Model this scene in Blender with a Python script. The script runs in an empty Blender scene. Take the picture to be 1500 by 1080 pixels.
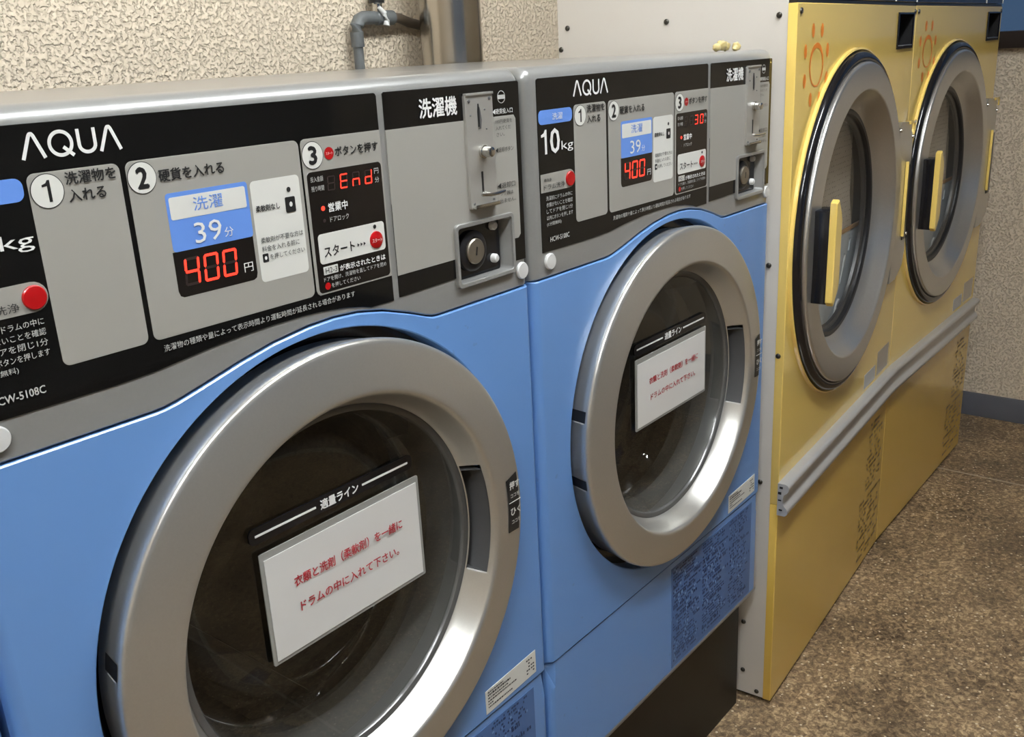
import bpy, bmesh, math, random
from mathutils import Matrix, Vector, noise
from mathutils.geometry import delaunay_2d_cdt
random.seed(7)
S = bpy.context.scene
C = S.collection
PI = math.pi

# ------------------------------------------------------------------ camera
cam_d = bpy.data.cameras.new('camera'); cam = bpy.data.objects.new('camera', cam_d); C.objects.link(cam)
yaw, pit, rol = 0.8801906, 0.3170926, -0.0517623
fwd = Vector((math.sin(yaw)*math.cos(pit), math.cos(yaw)*math.cos(pit), -math.sin(pit)))
rt = Vector((math.cos(yaw), -math.sin(yaw), 0)); up = rt.cross(fwd)
r2 = rt*math.cos(rol) + up*math.sin(rol); u2 = -rt*math.sin(rol) + up*math.cos(rol)
M = Matrix((r2, u2, -fwd)).transposed().to_4x4(); M.translation = Vector((-0.8688, -0.6827, 1.2366))
cam.matrix_world = M
cam_d.sensor_width = 36; cam_d.lens = 1416.14*36/1500; cam_d.clip_start = 0.02
S.camera = cam

# ------------------------------------------------------------------ world: dusk sky seen through the windows
w = bpy.data.worlds.new('dusk'); S.world = w; w.use_nodes = True
w.node_tree.nodes['Background'].inputs[0].default_value = (0.085, 0.145, 0.24, 1)
w.node_tree.nodes['Background'].inputs[1].default_value = 0.6
S.view_settings.view_transform = 'Standard'; S.view_settings.look = 'None'
S.view_settings.exposure = 0.36; S.view_settings.gamma = 1; S.view_settings.use_curve_mapping = False
LAMP_STRENGTH = 80.0
LAMPS = [(-1.35, -0.80), (0.30, -0.62)]          # ceiling fixtures (x, y), tubes along x

# ------------------------------------------------------------------ materials
def principled(name, col, rough=0.5, metal=0.0, coat=0.0, spec=0.5, emit=None, es=0):
    m = bpy.data.materials.new(name); m.use_nodes = True
    b = m.node_tree.nodes['Principled BSDF']
    b.inputs['Base Color'].default_value = (*col, 1); b.inputs['Roughness'].default_value = rough
    b.inputs['Metallic'].default_value = metal; b.inputs['Coat Weight'].default_value = coat
    b.inputs['Coat Roughness'].default_value = 0.05
    b.inputs['Specular IOR Level'].default_value = spec
    if emit: b.inputs['Emission Color'].default_value = (*emit, 1); b.inputs['Emission Strength'].default_value = es
    return m
def nodes(m): return m.node_tree.nodes, m.node_tree.links, m.node_tree.nodes['Principled BSDF']
def add_noise(m, scale, amt, bump=0.0, detail=4, coord='Object', dist=0.002, dark=None):
    """mottle base colour and roughness slightly and add fine relief"""
    N, L, b = nodes(m)
    tc = N.new('ShaderNodeTexCoord'); nz = N.new('ShaderNodeTexNoise')
    nz.inputs['Scale'].default_value = scale; nz.inputs['Detail'].default_value = detail
    L.new(tc.outputs[coord], nz.inputs['Vector'])
    c = b.inputs['Base Color'].default_value
    mx = N.new('ShaderNodeMix'); mx.data_type = 'RGBA'
    mx.inputs[6].default_value = c
    d = dark or [v*(1-amt) for v in c[:3]]
    mx.inputs[7].default_value = (*d, 1)
    L.new(nz.outputs['Fac'], mx.inputs[0]); L.new(mx.outputs[2], b.inputs['Base Color'])
    if bump:
        bp = N.new('ShaderNodeBump'); bp.inputs['Strength'].default_value = bump; bp.inputs['Distance'].default_value = dist
        L.new(nz.outputs['Fac'], bp.inputs['Height']); L.new(bp.outputs['Normal'], b.inputs['Normal'])
    return m

def stucco(name, c1, c2):
    m = principled(name, c1, 0.85, spec=0.25); N, L, b = nodes(m)
    tc = N.new('ShaderNodeTexCoord')
    n1 = N.new('ShaderNodeTexNoise'); n1.inputs['Scale'].default_value = 150; n1.inputs['Detail'].default_value = 3; n1.inputs['Roughness'].default_value = 0.5
    n2 = N.new('ShaderNodeTexNoise'); n2.inputs['Scale'].default_value = 3; n2.inputs['Detail'].default_value = 3
    n3 = N.new('ShaderNodeTexVoronoi'); n3.inputs['Scale'].default_value = 120; n3.feature = 'SMOOTH_F1'; n3.inputs['Smoothness'].default_value = 0.6
    for n in (n1, n2, n3): L.new(tc.outputs['Object'], n.inputs['Vector'])
    mp = N.new('ShaderNodeMapRange'); mp.inputs[1].default_value = 0.36; mp.inputs[2].default_value = 0.50
    L.new(n1.outputs['Fac'], mp.inputs[0])
    ad = N.new('ShaderNodeMath'); ad.operation = 'MULTIPLY_ADD'; ad.inputs[1].default_value = -0.6
    L.new(n3.outputs['Distance'], ad.inputs[0]); L.new(mp.outputs[0], ad.inputs[2])
    mx = N.new('ShaderNodeMix'); mx.data_type = 'RGBA'; mx.inputs[6].default_value = (*c1, 1); mx.inputs[7].default_value = (*c2, 1)
    L.new(n2.outputs['Fac'], mx.inputs[0]); L.new(mx.outputs[2], b.inputs['Base Color'])
    bp = N.new('ShaderNodeBump'); bp.inputs['Strength'].default_value = 1.0; bp.inputs['Distance'].default_value = 0.0032
    L.new(ad.outputs[0], bp.inputs['Height']); L.new(bp.outputs['Normal'], b.inputs['Normal'])
    return m

def floor_mat():
    m = principled('exposed_aggregate', (0.2, 0.15, 0.1), 0.5, spec=0.4); N, L, b = nodes(m)
    tc = N.new('ShaderNodeTexCoord')
    big = N.new('ShaderNodeTexNoise'); big.inputs['Scale'].default_value = 4.5; big.inputs['Detail'].default_value = 5; big.inputs['Roughness'].default_value = 0.65
    mid = N.new('ShaderNodeTexNoise'); mid.inputs['Scale'].default_value = 100; mid.inputs['Detail'].default_value = 6; mid.inputs['Roughness'].default_value = 0.7; mid.inputs['Distortion'].default_value = 0.6
    vo = N.new('ShaderNodeTexVoronoi'); vo.inputs['Scale'].default_value = 135; vo.inputs['Randomness'].default_value = 1
    for n in (big, mid, vo): L.new(tc.outputs['Object'], n.inputs['Vector'])
    r1 = N.new('ShaderNodeValToRGB'); e = r1.color_ramp.elements
    e[0].position = 0.34; e[0].color = (0.075, 0.050, 0.029, 1); e[1].position = 0.68; e[1].color = (0.54, 0.435, 0.285, 1)
    k = e.new(0.50); k.color = (0.21, 0.155, 0.098, 1)
    L.new(mid.outputs['Fac'], r1.inputs[0])
    r2_ = N.new('ShaderNodeValToRGB'); e = r2_.color_ramp.elements
    e[0].position = 0.36; e[0].color = (0.55, 0.50, 0.45, 1); e[1].position = 0.66; e[1].color = (1.35, 1.25, 1.1, 1)
    L.new(big.outputs['Fac'], r2_.inputs[0])
    mx = N.new('ShaderNodeMix'); mx.data_type = 'RGBA'; mx.blend_type = 'MULTIPLY'; mx.inputs[0].default_value = 1
    L.new(r1.outputs[0], mx.inputs[6]); L.new(r2_.outputs[0], mx.inputs[7])
    # pale stone chips: the cells whose random value is high
    sp = N.new('ShaderNodeSeparateColor'); L.new(vo.outputs['Color'], sp.inputs[0])
    gt = N.new('ShaderNodeMath'); gt.operation = 'GREATER_THAN'; gt.inputs[1].default_value = 0.935; L.new(sp.outputs[0], gt.inputs[0])
    near = N.new('ShaderNodeMath'); near.operation = 'LESS_THAN'; near.inputs[1].default_value = 0.36; L.new(vo.outputs['Distance'], near.inputs[0])
    an = N.new('ShaderNodeMath'); an.operation = 'MULTIPLY'; L.new(gt.outputs[0], an.inputs[0]); L.new(near.outputs[0], an.inputs[1])
    m2 = N.new('ShaderNodeMix'); m2.data_type = 'RGBA'; m2.inputs[7].default_value = (0.62, 0.53, 0.38, 1)
    L.new(an.outputs[0], m2.inputs[0]); L.new(mx.outputs[2], m2.inputs[6]); L.new(m2.outputs[2], b.inputs['Base Color'])
    bp = N.new('ShaderNodeBump'); bp.inputs['Strength'].default_value = 0.5; bp.inputs['Distance'].default_value = 0.002
    L.new(mid.outputs['Fac'], bp.inputs['Height']); L.new(bp.outputs['Normal'], b.inputs['Normal'])
    rr = N.new('ShaderNodeMapRange'); rr.inputs[3].default_value = 0.32; rr.inputs[4].default_value = 0.62
    L.new(big.outputs['Fac'], rr.inputs[0]); L.new(rr.outputs[0], b.inputs['Roughness'])
    return m

def pane_mat(name, tint, ior=1.5, rough=0.0):
    m = bpy.data.materials.new(name); m.use_nodes = True; N, L = m.node_tree.nodes, m.node_tree.links
    N.remove(N['Principled BSDF'])
    t = N.new('ShaderNodeBsdfTransparent'); t.inputs[0].default_value = (*tint, 1)
    g = N.new('ShaderNodeBsdfGlossy'); g.inputs['Roughness'].default_value = rough
    f = N.new('ShaderNodeFresnel')
    ge = N.new('ShaderNodeNewGeometry'); mr = N.new('ShaderNodeMapRange')        # same index from either face of the thin pane
    mr.inputs[3].default_value = ior; mr.inputs[4].default_value = 1/ior
    L.new(ge.outputs['Backfacing'], mr.inputs[0]); L.new(mr.outputs[0], f.inputs['IOR'])
    mx = N.new('ShaderNodeMixShader'); L.new(f.outputs[0], mx.inputs[0]); L.new(t.outputs[0], mx.inputs[1]); L.new(g.outputs[0], mx.inputs[2])
    L.new(mx.outputs[0], N['Material Output'].inputs[0])
    return m

def blue_mat():
    m = principled('blue_enamel', (0.118, 0.275, 0.615), 0.33, coat=0.25); N, L, b = nodes(m)
    tc = N.new('ShaderNodeTexCoord'); n1 = N.new('ShaderNodeTexNoise'); n1.inputs['Scale'].default_value = 2.2; n1.inputs['Detail'].default_value = 3
    n2 = N.new('ShaderNodeTexNoise'); n2.inputs['Scale'].default_value = 60; n2.inputs['Detail'].default_value = 5
    n3 = N.new('ShaderNodeTexNoise'); n3.inputs['Scale'].default_value = 5; n3.inputs['Detail'].default_value = 2
    for n in (n1, n2, n3): L.new(tc.outputs['Object'], n.inputs['Vector'])
    mx = N.new('ShaderNodeMix'); mx.data_type = 'RGBA'; mx.inputs[6].default_value = (0.118, 0.275, 0.615, 1); mx.inputs[7].default_value = (0.138, 0.280, 0.565, 1)
    L.new(n1.outputs['Fac'], mx.inputs[0])
    # scattered scuffs where both noises peak
    a = N.new('ShaderNodeMath'); a.operation = 'GREATER_THAN'; a.inputs[1].default_value = 0.655; L.new(n2.outputs['Fac'], a.inputs[0])
    c = N.new('ShaderNodeMath'); c.operation = 'GREATER_THAN'; c.inputs[1].default_value = 0.60; L.new(n3.outputs['Fac'], c.inputs[0])
    d = N.new('ShaderNodeMath'); d.operation = 'MULTIPLY'; L.new(a.outputs[0], d.inputs[0]); L.new(c.outputs[0], d.inputs[1])
    e = N.new('ShaderNodeMath'); e.operation = 'MULTIPLY'; e.inputs[1].default_value = 0.3; L.new(d.outputs[0], e.inputs[0])
    m2 = N.new('ShaderNodeMix'); m2.data_type = 'RGBA'; m2.inputs[7].default_value = (0.10, 0.17, 0.30, 1)
    L.new(e.outputs[0], m2.inputs[0]); L.new(mx.outputs[2], m2.inputs[6]); L.new(m2.outputs[2], b.inputs['Base Color'])
    return m

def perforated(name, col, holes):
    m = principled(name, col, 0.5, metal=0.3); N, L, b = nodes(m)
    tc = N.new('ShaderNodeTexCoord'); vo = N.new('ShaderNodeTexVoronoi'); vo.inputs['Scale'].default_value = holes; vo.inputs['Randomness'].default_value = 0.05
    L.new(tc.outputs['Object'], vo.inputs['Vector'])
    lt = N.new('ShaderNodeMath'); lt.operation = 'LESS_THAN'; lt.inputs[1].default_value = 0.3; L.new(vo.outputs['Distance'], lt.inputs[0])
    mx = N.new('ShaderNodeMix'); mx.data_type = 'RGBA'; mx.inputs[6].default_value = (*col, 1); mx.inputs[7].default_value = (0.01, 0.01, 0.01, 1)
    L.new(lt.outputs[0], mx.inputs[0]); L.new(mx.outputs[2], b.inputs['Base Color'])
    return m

MT = dict(
    blue=blue_mat(),
    blue_side=principled('blue_side', (0.12, 0.26, 0.56), 0.4, coat=0.2),
    blue_dark=add_noise(principled('dark_blue_print', (0.075, 0.175, 0.42), 0.4, coat=0.15), 9, 0.3),
    navyink=principled('navy_ink', (0.018, 0.045, 0.13), 0.5),
    paleblue=principled('pale_blue_ink', (0.15, 0.28, 0.52), 0.5),
    grey=add_noise(principled('silver_grey_paint', (0.285, 0.285, 0.272), 0.30, metal=0.25, coat=0.35), 300, 0.08),
    step=add_noise(principled('warm_grey_print', (0.335, 0.325, 0.29), 0.42), 6, 0.06),
    fascia=principled('black_gloss_film', (0.005, 0.005, 0.005), 0.06, spec=0.38),
    display=principled('display_window', (0.010, 0.008, 0.007), 0.12),
    ink=principled('black_ink', (0.012, 0.012, 0.012), 0.45),
    white=principled('white_print', (0.80, 0.80, 0.77), 0.45),
    pale=principled('pale_grey_print', (0.50, 0.50, 0.47), 0.5),
    card=principled('ivory_card', (0.70, 0.70, 0.65), 0.45),
    sky=principled('sky_blue_print', (0.13, 0.28, 0.72), 0.4),
    red=principled('red_button', (0.42, 0.004, 0.006), 0.3, coat=0.3),
    led=principled('red_led', (0.5, 0.02, 0.01), 0.4, emit=(1.0, 0.035, 0.018), es=1.7),
    led_off=principled('unlit_led', (0.028, 0.018, 0.016), 0.4),
    bezel=add_noise(principled('satin_silver_paint', (0.61, 0.60, 0.56), 0.30, metal=0.78, coat=0.15), 500, 0.10),
    alu=add_noise(principled('brushed_aluminium', (0.60, 0.59, 0.56), 0.31, metal=0.86), 260, 0.12),
    rail=add_noise(principled('grey_rail', (0.52, 0.52, 0.515), 0.30, metal=0.35, coat=0.2), 60, 0.08),
    steel=principled('polished_steel', (0.62, 0.61, 0.58), 0.18, metal=1),
    coinplate=add_noise(principled('coin_plate_steel', (0.52, 0.51, 0.47), 0.36, metal=0.55), 40, 0.10),
    brass=principled('dull_lock_face', (0.30, 0.27, 0.22), 0.35, metal=0.8),
    rubber=principled('black_rubber', (0.010, 0.010, 0.011), 0.35),
    gloss=principled('black_plastic', (0.008, 0.008, 0.010), 0.14),
    smoke=principled('smoked_plastic', (0.085, 0.085, 0.082), 0.22, coat=0.3),
    pocket=principled('dark_grey_plastic', (0.10, 0.10, 0.10), 0.3),
    glass=pane_mat('door_pane', (0.93, 0.93, 0.90), 1.65),
    glass_dry=pane_mat('dryer_pane', (0.96, 0.96, 0.95), 1.40),
    bowl=pane_mat('glass_bowl', (0.80, 0.80, 0.77), 1.6, 0.03),
    drum=perforated('washer_drum', (0.022, 0.020, 0.017), 62),  # steel kept near black: the shade inside the drum is put into its colour
    drum2=perforated('dryer_guard', (0.46, 0.42, 0.35), 95),
    cap=principled('light_grey_cap', (0.62, 0.62, 0.60), 0.35),
    paper=add_noise(principled('notice_paper', (0.70, 0.69, 0.66), 0.6), 12, 0.07),
    sleeve=principled('sleeve_film', (0.30, 0.30, 0.28), 0.15, coat=0.6),
    crimson=principled('crimson_print', (0.42, 0.025, 0.035), 0.6),
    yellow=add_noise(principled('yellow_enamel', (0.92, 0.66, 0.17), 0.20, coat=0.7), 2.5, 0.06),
    yellow_shaded=add_noise(principled('yellow_enamel_shaded', (0.74, 0.49, 0.10), 0.21, coat=0.45), 2.5, 0.08),  # the yellow enamel again, with the lower front's shade put into its colour
    orange=principled('orange_print', (0.80, 0.235, 0.02), 0.4),
    umber=principled('umber_ink', (0.10, 0.062, 0.012), 0.5),
    offwhite=add_noise(principled('off_white_panel', (0.62, 0.585, 0.53), 0.42), 3, 0.05),
    navy=principled('navy_gloss_panel', (0.012, 0.018, 0.045), 0.15),
    screw=principled('dark_screw', (0.07, 0.065, 0.055), 0.35, metal=0.8),
    plinth=add_noise(principled('black_painted_steel', (0.008, 0.007, 0.005), 0.42, spec=0.3), 15, 0.3),
    under=principled('grey_underedge', (0.34, 0.36, 0.38), 0.35),
    pvc=add_noise(principled('grey_pvc', (0.13, 0.14, 0.14), 0.5), 25, 0.3),
    rust=add_noise(principled('brown_pipe', (0.10, 0.075, 0.05), 0.5), 35, 0.5),
    duct=principled('stainless_duct', (0.50, 0.47, 0.42), 0.22, metal=1),
    gold=add_noise(principled('cream_scrap', (0.74, 0.64, 0.30), 0.3, coat=0.5), 55, 0.5, dark=(0.34, 0.22, 0.06)),
    dust=principled('pale_grit', (0.6, 0.55, 0.45), 0.7),
    skirting=add_noise(principled('grey_skirting', (0.125, 0.13, 0.15), 0.45), 10, 0.2),
    frame=principled('dark_brown_frame', (0.022, 0.015, 0.011), 0.35),
    window=pane_mat('window_pane', (0.85, 0.9, 0.95), 1.5),
    dusk=principled('blue_tarpaulin', (0.055, 0.135, 0.30), 0.6),
    ceiling=principled('ceiling_board', (0.55, 0.53, 0.49), 0.8),
    lamp=principled('tube_diffuser', (0.9, 0.9, 0.9), 0.5, emit=(0.93, 0.97, 1.0), es=LAMP_STRENGTH),
    lampbody=principled('lamp_housing', (0.7, 0.7, 0.7), 0.5),
    bench=principled('pale_grey_blue_laminate', (0.50, 0.55, 0.57), 0.4),
    wood=principled('orange_wood', (0.40, 0.20, 0.06), 0.4),
    stucco=stucco('stucco', (0.82, 0.70, 0.54), (0.75, 0.635, 0.48)),
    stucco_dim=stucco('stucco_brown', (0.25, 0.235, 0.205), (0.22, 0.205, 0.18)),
    floor=floor_mat(),
    groove=principled('pale_floor_joint', (0.36, 0.30, 0.22), 0.6),
)

# ------------------------------------------------------------------ mesh helpers
def to_obj(name, bm, mat, parent=None, smooth=35, origin=None):
    if origin is not None: bmesh.ops.translate(bm, verts=bm.verts, vec=-Vector(origin))
    bmesh.ops.remove_doubles(bm, verts=bm.verts, dist=1e-6)
    bmesh.ops.recalc_face_normals(bm, faces=bm.faces)
    me = bpy.data.meshes.new(name); bm.to_mesh(me); bm.free()
    me.materials.append(MT[mat])
    if smooth:
        me.shade_smooth(); me.set_sharp_from_angle(angle=math.radians(smooth))
    o = bpy.data.objects.new(name, me); C.objects.link(o)
    if parent: o.parent = parent
    return o
def new(): return bmesh.new()
def box(bm, x0, x1, y0, y1, z0, z1, bev=0.0, seg=2):
    r = bmesh.ops.create_cube(bm, size=1)
    for v in r['verts']:
        v.co = Vector(((x0+x1)/2+v.co.x*(x1-x0), (y0+y1)/2+v.co.y*(y1-y0), (z0+z1)/2+v.co.z*(z1-z0)))
    if bev:
        ed = list({e for v in r['verts'] for e in v.link_edges})
        bmesh.ops.bevel(bm, geom=ed, offset=bev, segments=seg, profile=0.6, affect='EDGES')
    return bm
def lathe(bm, prof, cx, cz, n=128, skip=None, a0=0, a1=2*PI):
    """profile (r, y) turned about the horizontal axis through (cx, cz)"""
    closed = abs(a1-a0-2*PI) < 1e-6
    rings = []
    for i in range(n if closed else n+1):
        a = a0+(a1-a0)*i/n
        rings.append([bm.verts.new((cx+r*math.cos(a), y, cz+r*math.sin(a))) for r, y in prof])
    m = len(rings)
    for i in range(n):
        A, B = rings[i], rings[(i+1) % m]
        for j in range(len(prof)-1):
            if skip and skip(a0+(a1-a0)*(i+.5)/n, j): continue
            try: bm.faces.new((A[j], B[j], B[j+1], A[j+1]))
            except ValueError: pass
    return bm
def disc(bm, cx, cz, r, y, n=64, rz=None):
    vs = [bm.verts.new((cx+r*math.cos(2*PI*i/n), y, cz+(rz or r)*math.sin(2*PI*i/n))) for i in range(n)]
    bm.faces.new(vs); return bm
def tube(bm, pts, r, n=14, caps=True):
    pts = [Vector(p) for p in pts]; rings = []
    rs = r if isinstance(r, (list, tuple)) else [r]*len(pts)
    for i, p in enumerate(pts):
        t = (pts[min(i+1, len(pts)-1)]-pts[max(i-1, 0)]).normalized()
        a = t.cross(Vector((0, 0, 1)));  a = a.normalized() if a.length > .1 else Vector((1, 0, 0)); b = t.cross(a)
        rings.append([bm.verts.new(p+(a*math.cos(2*PI*k/n)+b*math.sin(2*PI*k/n))*rs[i]) for k in range(n)])
    for A, B in zip(rings, rings[1:]):
        for k in range(n): bm.faces.new((A[k], A[(k+1) % n], B[(k+1) % n], B[k]))
    if caps: bm.faces.new(rings[0][::-1]); bm.faces.new(rings[-1])
    return bm
def rrect(x0, x1, z0, z1, r, n=5):
    p = []
    for cx, cz, a in ((x1-r, z1-r, 0), (x0+r, z1-r, 90), (x0+r, z0+r, 180), (x1-r, z0+r, 270)):
        for i in range(n+1):
            t = math.radians(a+90*i/n); p.append((cx+r*math.cos(t), cz+r*math.sin(t)))
    return p
def circle(cx, cz, r, n=96, rz=None): return [(cx+r*math.cos(2*PI*i/n), cz+(rz or r)*math.sin(2*PI*i/n)) for i in range(n)]
def inside(p, poly):
    c = False; x, z = p
    for i in range(len(poly)):
        (x1, z1), (x2, z2) = poly[i], poly[i-1]
        if (z1 > z) != (z2 > z) and x < (x2-x1)*(z-z1)/(z2-z1)+x1: c = not c
    return c
def area(p): return sum(p[i-1][0]*p[i][1]-p[i][0]*p[i-1][1] for i in range(len(p)))/2
def plate(bm, outline, yf, yb, holes=(), ch=0.0, yfun=None, extra=()):
    """flat plate in the xz plane, front face at yf, back edge at yb, small chamfer ch outside the outline"""
    if area(outline) < 0: outline = outline[::-1]
    loops = [outline]+[h if area(h) < 0 else h[::-1] for h in holes]
    pts, edges = [], []
    for lp in loops:
        s = len(pts); pts += [Vector(p) for p in lp]; edges += [(s+i, s+(i+1) % len(lp)) for i in range(len(lp))]
    pts += [Vector(p) for p in extra]
    vc, _, fc, _, _, _ = delaunay_2d_cdt(pts, edges, [], 0, 1e-7)
    yf_ = yfun or (lambda x: 0.0)
    bv = [bm.verts.new((v.x, yf+yf_(v.x), v.y)) for v in vc]
    for f in fc:
        c = sum((vc[i] for i in f), Vector((0, 0)))/len(f)
        if inside(c, outline) and not any(inside(c, h) for h in holes):
            bm.faces.new([bv[i] for i in f])
    bmesh.ops.delete(bm, geom=[v for v in bv if v.is_valid and not v.link_faces], context='VERTS')
    for lp in loops:
        n = len(lp); rows = []
        for k, (off, dy) in enumerate(((0, 0), (ch, ch), (ch, None))):
            row = []
            for i in range(n):
                a, b, c = Vector(lp[i-1]), Vector(lp[i]), Vector(lp[(i+1) % n])
                d1, d2 = (b-a), (c-b)
                nn = Vector((d1.y, -d1.x)).normalized()+Vector((d2.y, -d2.x)).normalized()
                nn = nn.normalized() if nn.length > 1e-9 else Vector((0, 0))
                q = b+nn*off
                row.append(bm.verts.new((q.x, (yf+yf_(b.x)+dy) if dy is not None else max(yb, yf+yf_(b.x)+ch), q.y)))
            rows.append(row)
        for A, B in zip(rows, rows[1:]):
            for i in range(n):
                j = (i+1) % n
                try: bm.faces.new((A[i], A[j], B[j], B[i]))
                except ValueError: pass
    return bm
def stroke(bm, pts, wd, y):
    pts = [Vector(p) for p in pts]
    for k, (a, b) in enumerate(zip(pts, pts[1:])):
        y -= .00001; d = (b-a).normalized()*wd/2; n = Vector((-d.y, d.x))
        bm.faces.new([bm.verts.new((q.x, y, q.y)) for q in (a+n, b+n, b-n, a-n)][::-1])
    for k, p in enumerate(pts[1:-1]): disc(bm, p.x, p.y, wd/2, y-0.00001*(k+1), 12)
    return bm

# printed lettering (built-in font only)
def text_bm(bm, body, x0, x1, zc, h, y, bold=0.0):
    cu = bpy.data.curves.new('t', 'FONT'); cu.body = body; cu.resolution_u = 2
    o = bpy.data.objects.new('t', cu); C.objects.link(o)
    me = bpy.data.meshes.new_from_object(o.evaluated_get(bpy.context.evaluated_depsgraph_get()))
    if me.vertices:
        xs = [v.co.x for v in me.vertices]; zs = [v.co.y for v in me.vertices]
        sx = (x1-x0)/(max(xs)-min(xs)); sz = h/(max(zs)-min(zs)); mx, mz = min(xs), (min(zs)+max(zs))/2
        sh = h*bold
        for k, (ox, oz) in enumerate(((-sh, 0), (sh, 0), (0, sh), (0, -sh)) if bold > .005 else ((0, 0),)):
            vs = [bm.verts.new((x0+(v.co.x-mx)*sx+ox, y-k*.00002, zc+(v.co.y-mz)*sz+oz)) for v in me.vertices]
            for p in me.polygons:
                try: bm.faces.new([vs[i] for i in p.vertices])
                except ValueError: pass
    bpy.data.objects.remove(o); bpy.data.curves.remove(cu); bpy.data.meshes.remove(me)
def one(bm, x0, x1, z0, z1, y):
    w_, h = x1-x0, z1-z0
    return plate(bm, [(x1-w_*.38, z0), (x1, z0), (x1, z1), (x1-w_*.28, z1), (x1-w_*.50, z1-h*.13), (x0, z1-h*.20), (x0, z1-h*.30), (x1-w_*.38, z1-h*.27)], y, y+.0002)
SEG = {'0': 'abcdef', '3': 'abcdg', '4': 'fgbc', 'E': 'adefg', 'n': 'ceg', 'd': 'bcdeg', '8': 'abcdefg', ' ': ''}
def seven(bm, ch, x0, x1, z0, z1, y, t=None, off=False):
    t = t or (x1-x0)*0.16; zm = (z0+z1)/2; g = t*0.22; sh = (z1-z0)*0.07
    def P(x, z): return (x+sh*(z-z0)/(z1-z0), z)
    segs = dict(a=((x0, z1-t/2), (x1, z1-t/2)), g=((x0, zm), (x1, zm)), d=((x0, z0+t/2), (x1, z0+t/2)),
                f=((x0+t/2, zm), (x0+t/2, z1)), b=((x1-t/2, zm), (x1-t/2, z1)), e=((x0+t/2, z0), (x0+t/2, zm)), c=((x1-t/2, z0), (x1-t/2, zm)))
    for k in ('abcdefg' if off else SEG[ch]):
        (ax, az), (bx, bz) = segs[k]
        if az == bz:
            q = [(ax+g, az), (ax+g+t/2, az+t/2), (bx-g-t/2, az+t/2), (bx-g, az), (bx-g-t/2, az-t/2), (ax+g+t/2, az-t/2)]
        else:
            q = [(ax, az+g), (ax+t/2, az+g+t/2), (ax+t/2, bz-g-t/2), (ax, bz-g), (ax-t/2, bz-g-t/2), (ax-t/2, az+g+t/2)]
        bm.faces.new([bm.verts.new((P(*p)[0], y, P(*p)[1])) for p in q])

def empty(name, loc, rz=0, label=None, cat=None, group=None):
    o = bpy.data.objects.new(name, None); C.objects.link(o); o.location = loc; o.rotation_euler = (0, 0, rz)
    o.empty_display_size = 0.1
    if label: o['label'] = label
    if cat: o['category'] = cat
    if group: o['group'] = group
    return o
def tag(o, label, cat, group=None):
    o['label'] = label; o['category'] = cat
    if group: o['group'] = group
    return o
def struct(name, bm, mat, smooth=0):
    o = to_obj(name, bm, mat, None, smooth); o['kind'] = 'structure'; return o

# ------------------------------------------------------------------ the room
FZ = -0.0266                                     # floor level
XL, XR, YB, YF, H = -2.9, 2.508, 0.80, -3.2, 2.5
struct('floor', box(new(), XL-.1, XR+.1, YF-.1, YB+.1, FZ-.1, FZ), 'floor')
struct('ceiling', box(new(), XL-.1, XR+.1, YF-.1, YB+.1, H, H+.1), 'ceiling')
struct('wall_back', box(new(), XL-.1, XR+.1, YB, YB+.1, FZ, H), 'stucco')
struct('wall_left', box(new(), XL-.1, XL, YF, YB, FZ, H), 'stucco')
# right wall with a wide window opening above a dark sill
WZ0, WZ1, WY0, WY1 = 1.17, 2.1, -2.6, 0.62
b = new(); box(b, XR, XR+.1, YF, YB, FZ, WZ0); box(b, XR, XR+.1, YF, YB, WZ1, H)
box(b, XR, XR+.1, YF, WY0, WZ0, WZ1); box(b, XR, XR+.1, WY1, YB, WZ0, WZ1); struct('wall_right', b, 'stucco')
w1 = empty('window_1', (XR, (WY0+WY1)/2, WZ0)); w1['kind'] = 'structure'
og = (XR, (WY0+WY1)/2, WZ0)
to_obj('window_sill', box(new(), XR-.03, XR+.1, WY0, WY1, WZ0, WZ0+.05, .004), 'frame', w1, origin=og)
to_obj('window_head', box(new(), XR-.01, XR+.1, WY0, WY1, WZ1-.05, WZ1, .004), 'frame', w1, origin=og)
for yy in (WY0, -0.99-.02, WY1-.05):
    to_obj('window_post', box(new(), XR+.02, XR+.07, yy, yy+.05, WZ0+.05, WZ1-.05, .003), 'frame', w1, origin=og)
to_obj('window_pane', box(new(), XR+.04, XR+.044, WY0+.05, WY1-.05, WZ0+.05, WZ1-.05), 'window', w1, 0, origin=og)
# front wall: one wide window above a sill, dusk outside
b = new(); box(b, XL-.1, XR+.1, YF-.1, YF, FZ, 1.12); box(b, XL-.1, XR+.1, YF-.1, YF, 2.05, H)
for a, c in ((XL-.1, XL+.5), (XR-.4, XR+.1)): box(b, a, c, YF-.1, YF, 1.12, 2.05)
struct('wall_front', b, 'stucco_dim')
a, c = XL+.5, XR-.4; og = ((a+c)/2, YF-.05, 1.12)
w2 = empty('window_2', og); w2['kind'] = 'structure'
to_obj('window_pane', box(new(), a, c, YF-.052, YF-.048, 1.15, 2.02), 'window', w2, 0, origin=og)
to_obj('window_sill', box(new(), a, c, YF-.08, YF+.02, 1.12, 1.15), 'frame', w2, 0, origin=og)
to_obj('window_head', box(new(), a, c, YF-.08, YF+.01, 2.02, 2.05), 'frame', w2, 0, origin=og)
for xx in (a, -.85, .55, c-.05): to_obj('window_post', box(new(), xx, xx+.05, YF-.07, YF-.02, 1.15, 2.02), 'frame', w2, 0, origin=og)
struct('baseboard_right', box(new(), XR-.012, XR, YF, YB, FZ, .0545, .003), 'skirting', 35)
struct('baseboard_back', box(new(), XL, XR-.012, YB-.012, YB, FZ, .0545, .003), 'skirting', 35)
b = new()
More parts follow.
